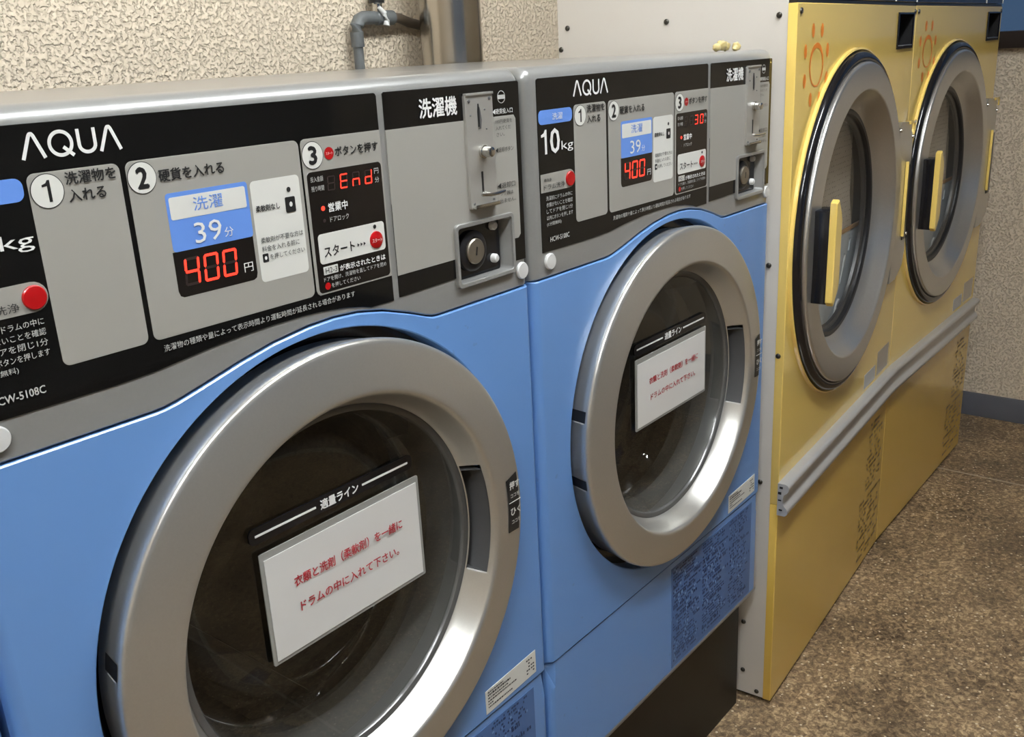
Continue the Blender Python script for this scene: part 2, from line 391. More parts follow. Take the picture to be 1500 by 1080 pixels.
for x in (2.002, 0.1, -1.8): box(b, x-.003, x+.003, YF, YB-.012, FZ, FZ+0.0008)
struct('trim_1', b, 'groove')

# ceiling fixtures
for i, (x, y) in enumerate(LAMPS):
    lp = empty('ceiling_light', (x, y, H), 0, ['twin-tube ceiling light above the nearest washer', 'twin-tube ceiling light above the yellow dryers'][i], 'light', 'ceiling lights over the aisle')
    to_obj('housing', box(new(), x-.62, x+.62, y-.09, y+.09, H-.05, H, .006), 'lampbody', lp, origin=(x, y, H))
    for s in (-1, 1):
        bb = new(); tube(bb, [(x-.59, y+s*.045, H-.075), (x+.59, y+s*.045, H-.075)], .018, 12)
        to_obj('tube', bb, 'lamp', lp, origin=(x, y, H))

# ------------------------------------------------------------------ washers
X0, X1, ZT = -0.6455, -0.0030, 1.2195
DCX, DCZ = -0.3203, 0.7342
ORG = (-0.324, 0.31, 0.0)
ARCH = [(X0, .9780), (-.492, .9780), (-.482, .9786), (-.470, .9806), (-.4437, .9868), (-.407, .9960), (-.3705, 1.0035), (-.33, 1.0084), (-.30, 1.0094),
        (-.27, 1.0075), (-.2374, 1.0015), (-.2006, .9902), (-.178, .9820), (-.168, .9790), (-.158, .9782), (X1, .9782)]
def arch(x):
    for (a, za), (b_, zb) in zip(ARCH, ARCH[1:]):
        if a <= x <= b_: return za+(zb-za)*(x-a)/(b_-a)
    return ARCH[0][1]
def edge_round(x, r=.011):
    d = min(x-X0, X1-x)
    return r-math.sqrt(max(0, r*r-(r-d)**2)) if d < r else 0.0
TEXT = [
('洗濯物を',-0.5291,-0.4905,1.1664,0.0088,'ink'),('入れる',-0.5286,-0.5004,1.1540,0.0088,'ink'),
('硬貨を入れる',-0.4561,-0.3972,1.1591,0.0094,'ink'),
('洗濯',-0.4301,-0.4025,1.1338,0.0109,'sky'),('39',-0.4327,-0.4071,1.1109,0.0165,'white'),('分',-0.4050,-0.3963,1.1071,0.0079,'white'),
('円',-0.3907,-0.3817,1.0744,0.0078,'white'),
('柔軟剤なし',-0.3715,-0.3464,1.1206,0.0054,'ink'),('柔軟剤が不要な方は',-0.3705,-0.3249,1.0937,0.0050,'ink'),
('料金を入れる前に',-0.3704,-0.3299,1.0864,0.0050,'ink'),('を押してください',-0.3631,-0.3251,1.0786,0.0048,'ink'),
('ボタンを押す',-0.2786,-0.2258,1.1584,0.0086,'ink'),
('投入金額',-0.3100,-0.2956,1.1372,0.0048,'pale'),('残り時間',-0.3100,-0.2955,1.1289,0.0048,'pale'),
('円',-0.2332,-0.2277,1.1358,0.0051,'pale'),('分',-0.2332,-0.2277,1.1275,0.0051,'pale'),
('営業中',-0.2930,-0.2701,1.1103,0.0081,'white'),('ドアロック',-0.2924,-0.2698,1.0995,0.0050,'pale'),
('スタート',-0.3032,-0.2665,1.0712,0.0095,'ink'),
('H2-3',-0.3042,-0.2903,1.0542,0.0051,'ink'),('が表示されたときは',-0.2870,-0.2289,1.0535,0.0056,'white'),
('ドアを開け、洗濯物を直してドアを閉め',-0.3071,-0.2282,1.0465,0.0043,'pale'),('を押してください',-0.2989,-0.2634,1.0397,0.0044,'pale'),
('洗濯物の種類や量によって表示時間より運転時間が延長される場合があります',-0.4755,-0.2722,1.0262,0.0056,'pale'),
('洗濯機',-0.1664,-0.1115,1.1872,0.0184,'white'),
('◀硬貨投入口',-0.0555,-0.0215,1.1759,0.0057,'white'),
('100円硬貨を',-0.0515,-0.0229,1.1654,0.0043,'ink'),('入れてくだ',-0.0515,-0.0258,1.1586,0.0043,'ink'),('さい。',-0.0505,-0.0369,1.1518,0.0043,'ink'),
('◀返却ボタン',-0.0535,-0.0225,1.1356,0.0055,'ink'),('◀返却口',-0.0535,-0.0225,1.0972,0.0064,'ink'),
('つり銭は',-0.0500,-0.0266,1.0885,0.0045,'ink'),('出ません。',-0.0500,-0.0223,1.0806,0.0050,'ink'),
('洗濯',-0.5991,-0.5790,1.1629,0.0078,'white'),('0',-0.6045,-0.5864,1.1355,0.0276,'white'),('kg',-0.5830,-0.5592,1.1275,0.0132,'white'),
('槽洗浄',-0.6193,-0.6048,1.0925,0.0039,'ink'),('ドラム洗浄',-0.6201,-0.5784,1.0844,0.0066,'ink'),
('洗濯前にドラムの中に',-0.6165,-0.5638,1.0712,0.0052,'pale'),('衣類がないことを確認',-0.6165,-0.5638,1.0636,0.0052,'pale'),
('してドアを閉じ1分',-0.6165,-0.5638,1.0560,0.0052,'pale'),('以内にボタンを押します',-0.6165,-0.5638,1.0484,0.0052,'pale'),('(1分間無料)',-0.6165,-0.5880,1.0408,0.0052,'pale'),
('HCW-5108C',-0.6112,-0.5725,1.0225,0.0058,'pale'),
('2',-0.4742,-0.4656,1.1595,0.0150,'ink'),('3',-0.3086,-0.3002,1.1580,0.0150,'ink'),
]
BOLD = {'2', '3', '洗濯機', '0', 'HCW-5108C', '営業中', 'が表示されたときは', '洗濯物を', '入れる', '硬貨を入れる', 'ボタンを押す', '柔軟剤なし', 'スタート'}

def make_washer(label, group, loc):
    T = empty('washing_machine', (loc[0]+ORG[0], ORG[1], 0), 0, label, 'washing machine', group)
    def P(name, bm, mat, parent=T, smooth=35, lab=None):
        o = to_obj(name, bm, mat, parent, smooth, ORG)
        if lab: o['label'] = lab
        return o
    # cabinet behind the fronts
    b = new(); box(b, X0+.001, X0+.006, .012, .620, .238, 1.19); box(b, X1-.006, X1-.001, .012, .620, .238, 1.19); box(b, X0+.006, X1-.006, .615, .620, .238, 1.19); box(b, X0+.006, X1-.006, .03, .615, .238, .243)
    P('cabinet', b, 'blue_side', smooth=0)
    # control housing: swept sheet, its lower edge follows the arch, its top edge is rounded
    b = new(); xs = [-.1250, -.0335, X0, X0+.0012, X0+.004, X0+.008, X0+.012]+[x for x, _ in ARCH[1:-1]]+[-.57, -.1, -.05]+[X1-.012, X1-.008, X1-.004, X1-.0012, X1]
    cols = []
    for x in sorted(set(xs)):
        e = edge_round(x, .012); zb = arch(x)
        pr = [(.03, zb), (.0015+e, zb), (e, zb+.0015), (e, max(zb+.003, 1.0015)), (e, 1.0635), (e, 1.19)]
        R = .0165
        for i in range(8):
            t = PI/2*i/7; pr.append((e+R-R*math.cos(t), ZT-R+R*math.sin(t)-e*.8*math.sin(t)))
        pr += [(.10, ZT-e*.8), (.620, ZT-e*.8), (.620, 1.1)]
        cols.append([b.verts.new((x, y, z)) for y, z in pr])
    for A, B in zip(cols, cols[1:]):
        for j in range(len(A)-1):
            if j == 3 and -.1251 < (A[0].co.x+B[0].co.x)/2 < -.0334: continue      # opening of the lock box
            b.faces.new((A[j], A[j+1], B[j+1], B[j]))
    b.faces.new(cols[0]); b.faces.new(cols[-1][::-1])
    panel = P('control_panel', b, 'grey', smooth=30)
    wn = panel.modifiers.new('weighted', 'WEIGHTED_NORMAL'); wn.keep_sharp = True; wn.weight = 90
    Q = lambda n, bm, mt, lab=None, sm=0: P(n, bm, mt, panel, sm, lab)
    # black fascias
    A_out = [(-.6257, 1.0087), (-.520, 1.0087), (-.485, 1.0100), (-.4385, 1.0150), (-.400, 1.0178), (-.368, 1.0189), (-.335, 1.0189), (-.3136, 1.0180), (-.285, 1.0150), (-.262, 1.0105), (-.252, 1.0078), (-.2213, 1.0076),
             (-.2213, 1.2030), (-.2222, 1.2049), (-.2240, 1.2057), (-.6230, 1.2057), (-.6250, 1.2049), (-.6257, 1.2030)]
    Q('fascia', plate(new(), A_out, -.0008, .002, ch=.0003), 'fascia', 'glossy black fascia with the operating steps')
    Q('fascia', plate(new(), [(-.2130, 1.0090), (-.160, 1.0100), (-.1255, 1.0105), (-.1255, 1.0640), (-.0330, 1.0640), (-.0330, 1.0100), (-.0085, 1.0094), (-.0081, 1.2040), (-.0095, 1.2054), (-.2110, 1.2057), (-.2128, 1.2045)], -.0008, .002, ch=.0003), 'fascia', 'glossy black fascia around the coin unit')
    # grey step fields
    for r in ((-.5556, -.4868, 1.0340, 1.1724), (-.4818, -.3188, 1.0340, 1.1724)):
        Q('step_field', plate(new(), rrect(*r, .0055), -.0012, 0, ch=.0002), 'step')
    Q('step_field', plate(new(), [(-.3162, 1.038), (-.3150, 1.0350), (-.3125, 1.0330), (-.2213, 1.0330), (-.2213, 1.1724), (-.312, 1.1724), (-.3150, 1.1712), (-.3162, 1.168)], -.0012, 0, ch=.0002), 'step')
    Q('step_field', plate(new(), [(-.2130, 1.0309), (-.1255, 1.0309), (-.1255, 1.0640), (-.0330, 1.0640), (-.0330, 1.0355), (-.0200, 1.0355), (-.0160, 1.0395), (-.0160, 1.1665), (-.0190, 1.1705), (-.2130, 1.1712)], -.0012, 0, ch=.0002), 'step')
    # badges behind the numbers
    for cx, cz in ((-.5429, 1.1596), (-.4699, 1.1595), (-.3044, 1.1580)):
        Q('number_ring', disc(new(), cx, cz, .0122, -.0015, 40), 'ink'); Q('number_disc', disc(new(), cx, cz, .0116, -.0017, 40), 'card')
    Q('capacity_badge', plate(new(), rrect(-.6244, -.5590, 1.1550, 1.1710, .006), -.0012, 0), 'sky')
    pl = [(-.6244, 1.0995), (-.6244, 1.0785)] + [(-.5675+.0108*math.cos(t), 1.0890+.0108*math.sin(t)) for t in [(-90+180*i/10)*PI/180 for i in range(11)]]
    Q('button_plate', plate(new(), pl, -.0012, 0), 'step')
    b = new(); lathe(b, [(.0088, 0), (.0088, -.0022), (.0080, -.0030), (.004, -.0033), (.0001, -.0034)], -.5668, 1.0886, 32); Q('drum_wash_button', b, 'red', sm=40)
    # price block
    Q('price_badge', plate(new(), rrect(-.4535, -.3770, 1.0990, 1.1450, .003), -.0014, 0), 'sky')
    Q('price_badge', plate(new(), rrect(-.4510, -.3797, 1.1240, 1.1415, .0018), -.0016, 0), 'card')
    dp = Q('price_display', plate(new(), [(-.4543, 1.0990), (-.4543, 1.0680), (-.4530, 1.0640), (-.4500, 1.0625), (-.3820, 1.0625), (-.3790, 1.0640), (-.3778, 1.0680), (-.3778, 1.0990)], -.0014, 0, ch=.0002), 'display')
    b = new(); g = new()
    for ch, x in (('4', -.4475), ('0', -.4295), ('0', -.4115)):
        seven(b, ch, x, x+.0140, 1.0705, 1.0930, -.0018); seven(g, '8', x, x+.0140, 1.0705, 1.0930, -.0016)
    Q('price_digits', g, 'led_off'); Q('price_digits', b, 'led', 'lit red digits reading 400')
    # softener card
    Q('softener_card', plate(new(), rrect(-.3742, -.3225, 1.0580, 1.1440, .004), -.0014, 0), 'card')
    Q('softener_button', plate(new(), rrect(-.3400, -.3295, 1.1130, 1.1262, .0012), -.0019, 0), 'ink'); Q('softener_symbol', plate(new(), rrect(-.3705, -.3645, 1.0748, 1.0822, .0008), -.0016, 0), 'ink')
    Q('button_centre', disc(new(), -.3345, 1.1198, .0017, -.0021, 16, .0022), 'white'); Q('symbol_centre', disc(new(), -.3675, 1.0785, .0013, -.0018, 16, .0016), 'white')
    Q('indicator', disc(new(), -.3350, 1.1325, .0022, -.0017, 20), 'ink')
    # step 3 block
    Q('start_display', plate(new(), rrect(-.3131, -.2234, 1.0345, 1.1435, .004), -.0014, 0, ch=.0002), 'display')
    b = new(); g = new()
    for ch, x in zip(T_DISP[0], (-.2915, -.2765, -.2615, -.2460)):
        seven(b, ch, x, x+.0092, 1.1250, 1.1382, -.0018, .0013)
        seven(g, '8', x, x+.0092, 1.1250, 1.1382, -.0016, .0013)
    Q('status_digits', g, 'led_off'); Q('status_digits', b, 'led', T_DISP[1])
    b = new(); disc(b, -.2990, 1.1106, .0022, -.0016, 16); Q('indicator', b, 'led'); Q('indicator', disc(new(), -.2990, 1.0995, .0018, -.0016, 12), 'led_off')
    Q('start_card', plate(new(), rrect(-.3088, -.2268, 1.0606, 1.0880, .0035), -.0017, 0), 'card')
    b = new(); lathe(b, [(.0082, 0), (.0082, -.0024), (.0072, -.0030), (.0001, -.0031)], -.2385, 1.0715, 32); Q('start_button', b, 'red', 'round red start button', 40)
    Q('indicator', disc(new(), -.2391, 1.0842, .0020, -.0020, 16), 'ink')
    b = new()
    for x in (-.2630, -.2590, -.2550): b.faces.new([b.verts.new(q) for q in ((x, -.0020, 1.0725), (x+.0026, -.0020, 1.0707), (x, -.0020, 1.0689))])
    Q('arrow_marks', b, 'ink')
    b = new(); plate(b, rrect(-.3062, -.2890, 1.0505, 1.0580, .0006), -.0016, 0); Q('code_badge', b, 'card')
    for cx, cz, r in ((-.2855, 1.1579, .0055), (-.3032, 1.0399, .0034)): Q('start_symbol', disc(new(), cx, cz, r, -.0017, 24), 'red')
    b = new(); text_bm(b, 'スタート', -.2448, -.2322, 1.0713, .0040, -.0033); Q('button_lettering', b, 'white')
    b = new(); text_bm(b, 'スタート', -.2893, -.2817, 1.1579, .0026, -.0020); Q('symbol_lettering', b, 'white')
    # round inspection mark beside the coin slot
    b = new(); lathe(b, [(.0066, -.0010), (.0059, -.0010)], -.0384, 1.1905, 32)
    plate(b, rrect(-.0440, -.0328, 1.1883, 1.1927, .001), -.0011, -.0009)
    Q('inspection_mark', b, 'pale')
    # AQUA wordmark
    b = new(); x0, z0, wd, ht = -.5548, 1.1822, .0155, .0172; sw = .0026; y = -.0012
    def lam(x): stroke(b, [(x, z0), (x+wd*.40, z0+ht*.90), (x+wd*.46, z0+ht*.97), (x+wd*.54, z0+ht*.97), (x+wd*.60, z0+ht*.90), (x+wd, z0)], sw, y)
    lam(x0); lam(x0+.0570)
    qx, qz = x0+.0278, z0+ht*.5
    lathe(b, [(.0093, y), (.0068, y)], qx, qz, 40)
    stroke(b, [(qx+.0015, z0+.0060), (qx+.0085, z0-.0004)], sw, y-.0001)
    ux = x0+.0412
    stroke(b, [(ux, z0+ht), (ux, z0+.0060)]+[(ux+.0060-.0060*math.cos(t), z0+.0060-.0052*math.sin(t)) for t in [PI*i/12 for i in range(1, 12)]]+[(ux+.0120, z0+.0060), (ux+.0120, z0+ht)], sw, y)
    Q('wordmark', b, 'white', 'white brand lettering in a thin geometric style')
    lets = {}
    for body, xa, xb, zc, h, col in TEXT:
        b = new(); text_bm(b, body, xa, xb, zc, h, -.0019, (.05 if body in ('2', '3') else .022) if body in BOLD else 0); Q('lettering', b, col)
    Q('lettering', one(new(), -.5464, -.5405, 1.1520, 1.1672, -.0019), 'ink'); Q('lettering', one(new(), -.6210, -.6105, 1.1217, 1.1493, -.0014), 'white')
    # coin unit
    b = new(); plate(b, rrect(-.1008, -.0578, 1.0795, 1.1955, .0012), -.0045, 0, ch=.0006); box(b, -.1012, -.0574, -.0060, -.0015, 1.1950, 1.1975, .0005)
    coin = P('coin_unit', b, 'coinplate')
    def K(n, bm, mt, sm=35): return P(n, bm, mt, coin, sm)
    b = new(); plate(b, [(-.0828, 1.1630), (-.0806, 1.1630), (-.0803, 1.1790), (-.0812, 1.1865), (-.0822, 1.1865), (-.0831, 1.1790)], -.0053, -.004); K('coin_slot', b, 'ink', 0)
    b = new(); plate(b, [(-.0836, 1.1610), (-.0785, 1.1610), (-.0770, 1.1700), (-.0785, 1.1790), (-.0798, 1.1830), (-.0806, 1.1620)], -.0050, -.004); K('slot_shade', b, 'pocket', 0)
    b = new(); lathe(b, [(.0068, -.0044), (.0068, -.0075), (.0058, -.0080), (.0058, -.0150), (.0050, -.0172), (.0025, -.0178), (.0001, -.0178)], -.0775, 1.1372, 28); K('return_button', b, 'steel')
    b = new(); plate(b, rrect(-.0822, -.0795, 1.0945, 1.1170, .0005), -.0050, -.004); K('lever_slot', b, 'ink', 0)
    b = new(); tube(b, [(-.0940, -.0140, 1.0942), (-.0820, -.0155, 1.0930), (-.0690, -.0150, 1.0928), (-.0560, -.0140, 1.0938)], [.0014, .0020, .0020, .0016], 10); tube(b, [(-.0808, -.003, 1.0945), (-.0800, -.0150, 1.0932)], .0016, 8); K('lever', b, 'steel')
    b = new(); box(b, -.0990, -.0590, -.0095, -.0030, 1.0795, 1.0812, .0004); box(b, -.0985, -.0595, -.0095, -.0083, 1.0795, 1.0835, .0003); K('coin_tray', b, 'steel')
    for cx, cz, r in ((-.0960, 1.1895, .0019), (-.0630, 1.1910, .0019), (-.0945, 1.1755, .0010), (-.0715, 1.1800, .0010), (-.0700, 1.1600, .0009), (-.0960, 1.0845, .0014), (-.0640, 1.0855, .0014)):
        b = new(); lathe(b, [(r, -.0044), (r*.9, -.0054), (.0001, -.0057)], cx, cz, 12); K('screw', b, 'pocket')
    # lock box: rounded frame, recess, barrel
    b = new(); fo, fi = rrect(-.1276, -.0310, .9988, 1.0660, .005), rrect(-.1245, -.0340, 1.0025, 1.0625, .004)
    plate(b, fo, -.0045, .0, holes=[fi], ch=.0006)
    n = len(fi); y0_, y1_ = -.004, .022
    R1 = [b.verts.new((x, y0_, z)) for x, z in fi]; cxm, czm = -.0792, 1.0325
    R2 = [b.verts.new((cxm+(x-cxm)*.90-.004, y1_, czm+(z-czm)*.90)) for x, z in fi]
    for i in range(n): b.faces.new((R1[i], R1[(i+1) % n], R2[(i+1) % n], R2[i]))
    lock = P('lock_box', b, 'grey', smooth=40)
    P('lock_plate', plate(new(), rrect(-.1235, -.0440, 1.0040, 1.0615, .003), .008, .012), 'gloss', lock)
    b = new(); lathe(b, [(.0225, .008), (.0220, .004), (.0190, .002), (.0150, .002), (.0145, .004)], -.0930, 1.0330, 48); P('lock_collar', b, 'rubber', lock)
    b = new(); lathe(b, [(.0140, .006), (.0140, .0005), (.0128, -.0008), (.0001, -.0008)], -.0930, 1.0330, 40); cyl = P('lock_barrel', b, 'brass', lock)
    b = new(); plate(b, [(-.0945, 1.0290), (-.0930, 1.0285), (-.0912, 1.0375), (-.0928, 1.0380)], -.0012, 0); P('keyhole', b, 'ink', lock, 0)
    for cz in (1.0545, 1.0180):
        b = new(); lathe(b, [(.0052, .010), (.0050, .004), (.0035, .0020), (.0001, .0014)], -.0560, cz, 20); P('rivet', b, 'cap', lock)
    # round caps
    for cx in (-.6125, -.0169):
        b = new(); lathe(b, [(.0098, .0005), (.0098, -.0022), (.0088, -.0036), (.0001, -.0040)], cx, .9965, 32); P('screw_cap', b, 'cap')
    # blue front with the round opening
    out = [(X0, .4535), (X0, .9752)]+[(x, z-.0028) for x, z in ARCH[1:-1]]+[(X1, .9754), (X1, .4535)]
    zs = [.46+.0322*i for i in range(16)]
    ex = [(X0+d, z) for d in (.0006, .0015, .0028, .0045, .0063, .008, .0095, .011) for z in zs]+[(X1-d, z) for d in (.0006, .0015, .0028, .0045, .0063, .008, .0095, .011) for z in zs]
    out2 = []
    for (a, c), (d, e) in zip(out, out[1:]+out[:1]):
        out2.append((a, c))
        if abs(c-e) < 1e-3 and abs(a-d) > .1:                       # long horizontal edges get points where the corner rounds
            ks = (.0006, .0015, .0028, .0045, .0063, .008, .0095, .011)
            for x in sorted([X0+k for k in ks]+[X1-k for k in ks], reverse=d < a):
                if min(a, d)+1e-5 < x < max(a, d)-1e-5: out2.append((x, c+(e-c)*(x-a)/(d-a)))
    front = P('front_panel', plate(new(), out2, -.0018, .03, holes=[circle(DCX, DCZ, .2650, 160)], ch=.0012, yfun=edge_round, extra=ex), 'blue', smooth=32)
    wn = front.modifiers.new('weighted', 'WEIGHTED_NORMAL'); wn.keep_sharp = True; wn.weight = 90
    b = new(); lathe(b, [(.2662, .004), (.2662, .03), (.243, .03)], DCX, DCZ, 128); P('opening_ring', b, 'gloss', front)
    # lower panel with the turned-under edge
    o2 = []
    ol = [(X0, .2520), (X0, .4460), (X0+.012, .4502), (X1-.012, .4502), (X1, .4460), (X1, .2520)]
    for (a, c), (d, e) in zip(ol, ol[1:]+ol[:1]):
        o2.append((a, c))
        if abs(c-e) < 1e-4 and abs(a-d) > .6:
            for k in (.0006, .0015, .0028, .0045, .0063, .008, .0095, .011): o2.append((X1-k, c))
            for k in (.011, .0095, .008, .0063, .0045, .0028, .0015, .0006): o2.append((X0+k, c))
    zs = [.26+.03*i for i in range(6)]
    ex = [(X0+d, z) for d in (.0006, .0015, .0028, .0045, .0063, .008, .0095, .011) for z in zs]+[(X1-d, z) for d in (.0006, .0015, .0028, .0045, .0063, .008, .0095, .011) for z in zs]
    low = P('lower_panel', plate(new(), o2, 0, .03, ch=.0012, yfun=edge_round, extra=ex), 'blue', smooth=0)
    b = new()
    pr = [(-.0005, .2525), (.0000, .2470), (.0040, .2390), (.0120, .2340), (.30, .234), (.61, .234), (.61, .25)]
    for x in (X0+.002, X1-.002): cols2 = None
    A = [b.verts.new((X0+.002, y, z)) for y, z in pr]; B = [b.verts.new((X1-.002, y, z)) for y, z in pr]
    for j in range(len(pr)-1): b.faces.new((A[j], A[j+1], B[j+1], B[j]))
    P('lower_edge', b, 'under', low, 60)
    # caution print: darker field with rows of fine characters
    fld = P('caution_print', plate(new(), [(-.3205, .2560), (-.0330, .2560), (-.0330, .4400), (-.3205, .4400)], -.0005, 0), 'blue_dark', low, 0)
    b = new(); c = new(); rnd = random.Random(3)
    z = .434
    while z > .262:
        x = -.316
        hh = rnd.choice((.003, .0035, .005))
        for c0, c1 in ((-.316, -.222), (-.217, -.125), (-.120, -.040)):
            x = c0; end = c1-rnd.random()*.03
            dense = c0 < -.15
            while x < end:
                wq = rnd.uniform(.0015, .0050)
                if rnd.random() < (.8 if dense else .5):
                    tgt = b if rnd.random() < .88 else c
                    tgt.faces.new([tgt.verts.new(q) for q in ((x, -.0008, z), (x+wq, -.0008, z), (x+wq, -.0008, z+hh), (x, -.0008, z+hh))])
                x += wq+rnd.uniform(.0006, .002)
        z -= hh+.0024
    P('caution_lettering', b, 'navyink', low, 0); P('caution_lettering', c, 'paleblue', low, 0)
    # rating label
    lb = P('rating_label', plate(new(), [(-.1290, .4580), (-.0280, .4620), (-.0280, .4950), (-.1290, .4910)], -.0024, 0), 'card', smooth=0)
    b = new()
    for j in range(6):
        x = -.125
        z = .4865-j*.0042
        lim = (-.095, -.082, -.088, -.070, -.115, -.080)[j]
        while x < lim:
            wq = rnd.uniform(.001, .004); hh = .0018 if j != 1 else .0026
            b.faces.new([b.verts.new(q) for q in ((x, -.0027, z), (x+wq, -.0027, z), (x+wq, -.0027, z+hh), (x, -.0027, z+hh))]); x += wq+.0009
    P('label_lettering', b, 'ink', lb, 0); b = new()
    for j in range(5):
        z = .4870-j*.0048
        for x in (-.048, -.044, -.039, -.035): 
            if rnd.random() < .7: b.faces.new([b.verts.new(q) for q in ((x, -.0027, z), (x+.003, -.0027, z), (x+.003, -.0027, z+.0022), (x, -.0027, z+.0022))])
    P('label_marks', b, 'ink', lb, 0)
    # ---- door
    prof = [(.2430, .028), (.2490, .024), (.2500, .008), (.2535, -.008), (.2550, -.0165), (.2545, -.0212), (.2525, -.0232), (.2500, -.0240), (.2470, -.0246), (.2300, -.0272), (.2100, -.0300),
            (.2065, -.0304), (.2040, -.0302), (.2022, -.0292), (.2005, -.0265), (.1985, -.0220), (.1925, -.0080), (.1880, .0010), (.1862, .0030), (.1862, .012)]
    pa0, pa1 = math.radians(-20), math.radians(19)
    def skip(a, j):
        a = (a+PI) % (2*PI)-PI
        return pa0 < a < pa1 and 15 <= j <= 16
    b = new(); lathe(b, prof, DCX, DCZ, 180, skip)
    door = P('door', b, 'bezel', smooth=40)
    D = lambda n, bm, mt, lab=None, sm=35: P(n, bm, mt, door, sm, lab)
    # grip pocket let into the funnel on the right
    b = new(); a0_, a1_ = math.radians(-20), math.radians(18)
    pp = [(.1984, -.0218), (.2040, .0100), (.2000, .0240), (.1930, .0240), (.1882, .0008)]
    lathe(b, pp, DCX, DCZ, 24, a0=a0_, a1=a1_)
    for a in (a0_, a1_): b.faces.new([b.verts.new((DCX+r*math.cos(a), y, DCZ+r*math.sin(a))) for r, y in pp])
    D('grip_pocket', b, 'pocket')
    b = new(); a = a0_+.004
    b.faces.new([b.verts.new((DCX+r*math.cos(a_), y, DCZ+r*math.sin(a_))) for r, y, a_ in ((.1985, -.0222, a), (.1885, .0000, a), (.1885, .0000, a-.010), (.1985, -.0222, a-.010))])
    D('pocket_edge', b, 'cap', sm=0)
    # hinge slots in the left flank
    for zc in (.786, .689):
        s = max(-1, min(1, (zc-DCZ)/.258)); a = PI-math.asin(s)
        b = new(); a_0, a_1 = a-.030, a+.030
        lathe(b, [(.2506, .010), (.2516, .0040), (.2542, -.0080), (.2556, -.0165)], DCX, DCZ, 6, a0=a_0, a1=a_1)
        D('hinge_slot', b, 'rubber')
        b = new(); lathe(b, [(.2518, .004), (.2538, -.0060), (.2555, -.0150)], DCX, DCZ, 2, a0=a_1, a1=a_1+.006); D('slot_edge', b, 'cap', sm=0)
    # smoked rim, pane, bowl, drum
    b = new(); lathe(b, [(.1868, .0020), (.1835, .0016), (.1800, .0028), (.1780, .0060), (.1740, .030), (.1700, .055), (.1690, .075)], DCX, DCZ, 128); D('inner_rim', b, 'smoke')
    b = new(); lathe(b, [(.1840, .0060), (.120, .0045), (.06, .0040), (.0001, .0038)], DCX, DCZ, 96); D('door_glass', b, 'glass')
    b = new(); lathe(b, [(.1700, .052), (.1600, .060), (.1500, .085), (.1350, .105), (.1000, .118), (.0500, .124), (.0001, .125)], DCX, DCZ, 96); D('glass_bowl', b, 'bowl')
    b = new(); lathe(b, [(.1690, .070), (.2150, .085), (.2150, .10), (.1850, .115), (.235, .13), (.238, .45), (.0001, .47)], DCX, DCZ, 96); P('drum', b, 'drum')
    b = new()
    for k in range(3):
        a = math.radians(35+120*k); ca, sa = math.cos(a), math.sin(a)
        vs = []
        for (r, da) in ((.238, -.16), (.238, .16), (.195, .05), (.195, -.05)):
            for yy in (.14, .44): vs.append(b.verts.new((DCX+r*math.cos(a+da), yy, DCZ+r*math.sin(a+da))))
        for f in ((0, 1, 7, 6), (2, 3, 5, 4), (4, 5, 7, 6), (0, 2, 4, 6)): b.faces.new([vs[i] for i in f])
    P('drum_lifters', b, 'drum')
    # fill-level sticker across the pane
    st = D('level_sticker', plate(new(), rrect(-.4235, -.2150, .8240, .8400, .006), .0012, .0030), 'gloss', 'black strip with white line and lettering', 0)
    b = new()
    for xa, xb in ((-.4170, -.3460), (-.2860, -.2220)): box(b, xa, xb, .0006, .0011, .8310, .8330)
    text_bm(b, '適量ライン', -.3400, -.2915, .8320, .0100, .0009, .03)
    D('sticker_lettering', b, 'white', sm=0)
    # push / pull sticker on the ring
    a0_, a1_ = math.radians(-8), math.radians(9)
    b = new(); lathe(b, [(.2240, -.0287), (.2475, -.0252)], DCX, DCZ, 10, a0=a0_, a1=a1_); D('push_sticker', b, 'ink', 'black push and pull sticker', 0)
    b = new(); text_bm(b, '押す', -.0935, -.0760, .7610, .0095, -.0294, .03); text_bm(b, 'ココを', -.0925, -.0770, .7480, .0050, -.0294)
    text_bm(b, 'ひく', -.0935, -.0760, .7280, .0095, -.0294, .03); text_bm(b, 'ココを', -.0925, -.0770, .7150, .0050, -.0294)
    box(b, -.0955, -.0745, -.0294, -.0290, .7395, .7402)
    D('push_lettering', b, 'card', sm=0)
    return T

def copy_tree(o, parent=None):
    c = o.copy(); C.objects.link(c)
    if parent: c.parent = parent
    for ch in [k for k in bpy.data.objects if k.parent == o]: copy_tree(ch, c)
    return c

GW = 'blue coin washers in the row'
T_DISP = (' End', 'lit red letters reading End')
W1 = make_washer('blue front-loading coin washer nearest the camera, display showing End', GW, (0, 0, 0))
T_DISP = ('  30', 'lit red digits reading 30')
W2 = make_washer('blue front-loading coin washer beside the yellow dryers, display showing 30', GW, (.65, 0, 0))
W0 = copy_tree(W1); W0.location.x -= .65
W0['label'] = 'blue washer barely seen at the lower left edge of the photo'

# black stands under the washers
for i, (dx, lab) in enumerate(((-.65, 'black stand under the washer at the left edge'), (0, 'black stand under the nearest washer'), (.65, 'black steel stand under the washer beside the dryers'))):
    pl = empty('machine_stand', (dx+ORG[0], ORG[1], 0), 0, lab, 'stand', 'black stands under the washers')
    b = new(); box(b, X0+dx, X1+dx+.002, .0340, .040, FZ, .2325); to_obj('front_plate', b, 'plinth', pl, 0, (dx+ORG[0], ORG[1], 0))
    b = new(); box(b, X0+dx+.002, X1+dx-.002, .0405, .60, FZ, .2325); to_obj('stand_body', b, 'plinth', pl, 0, (dx+ORG[0], ORG[1], 0))

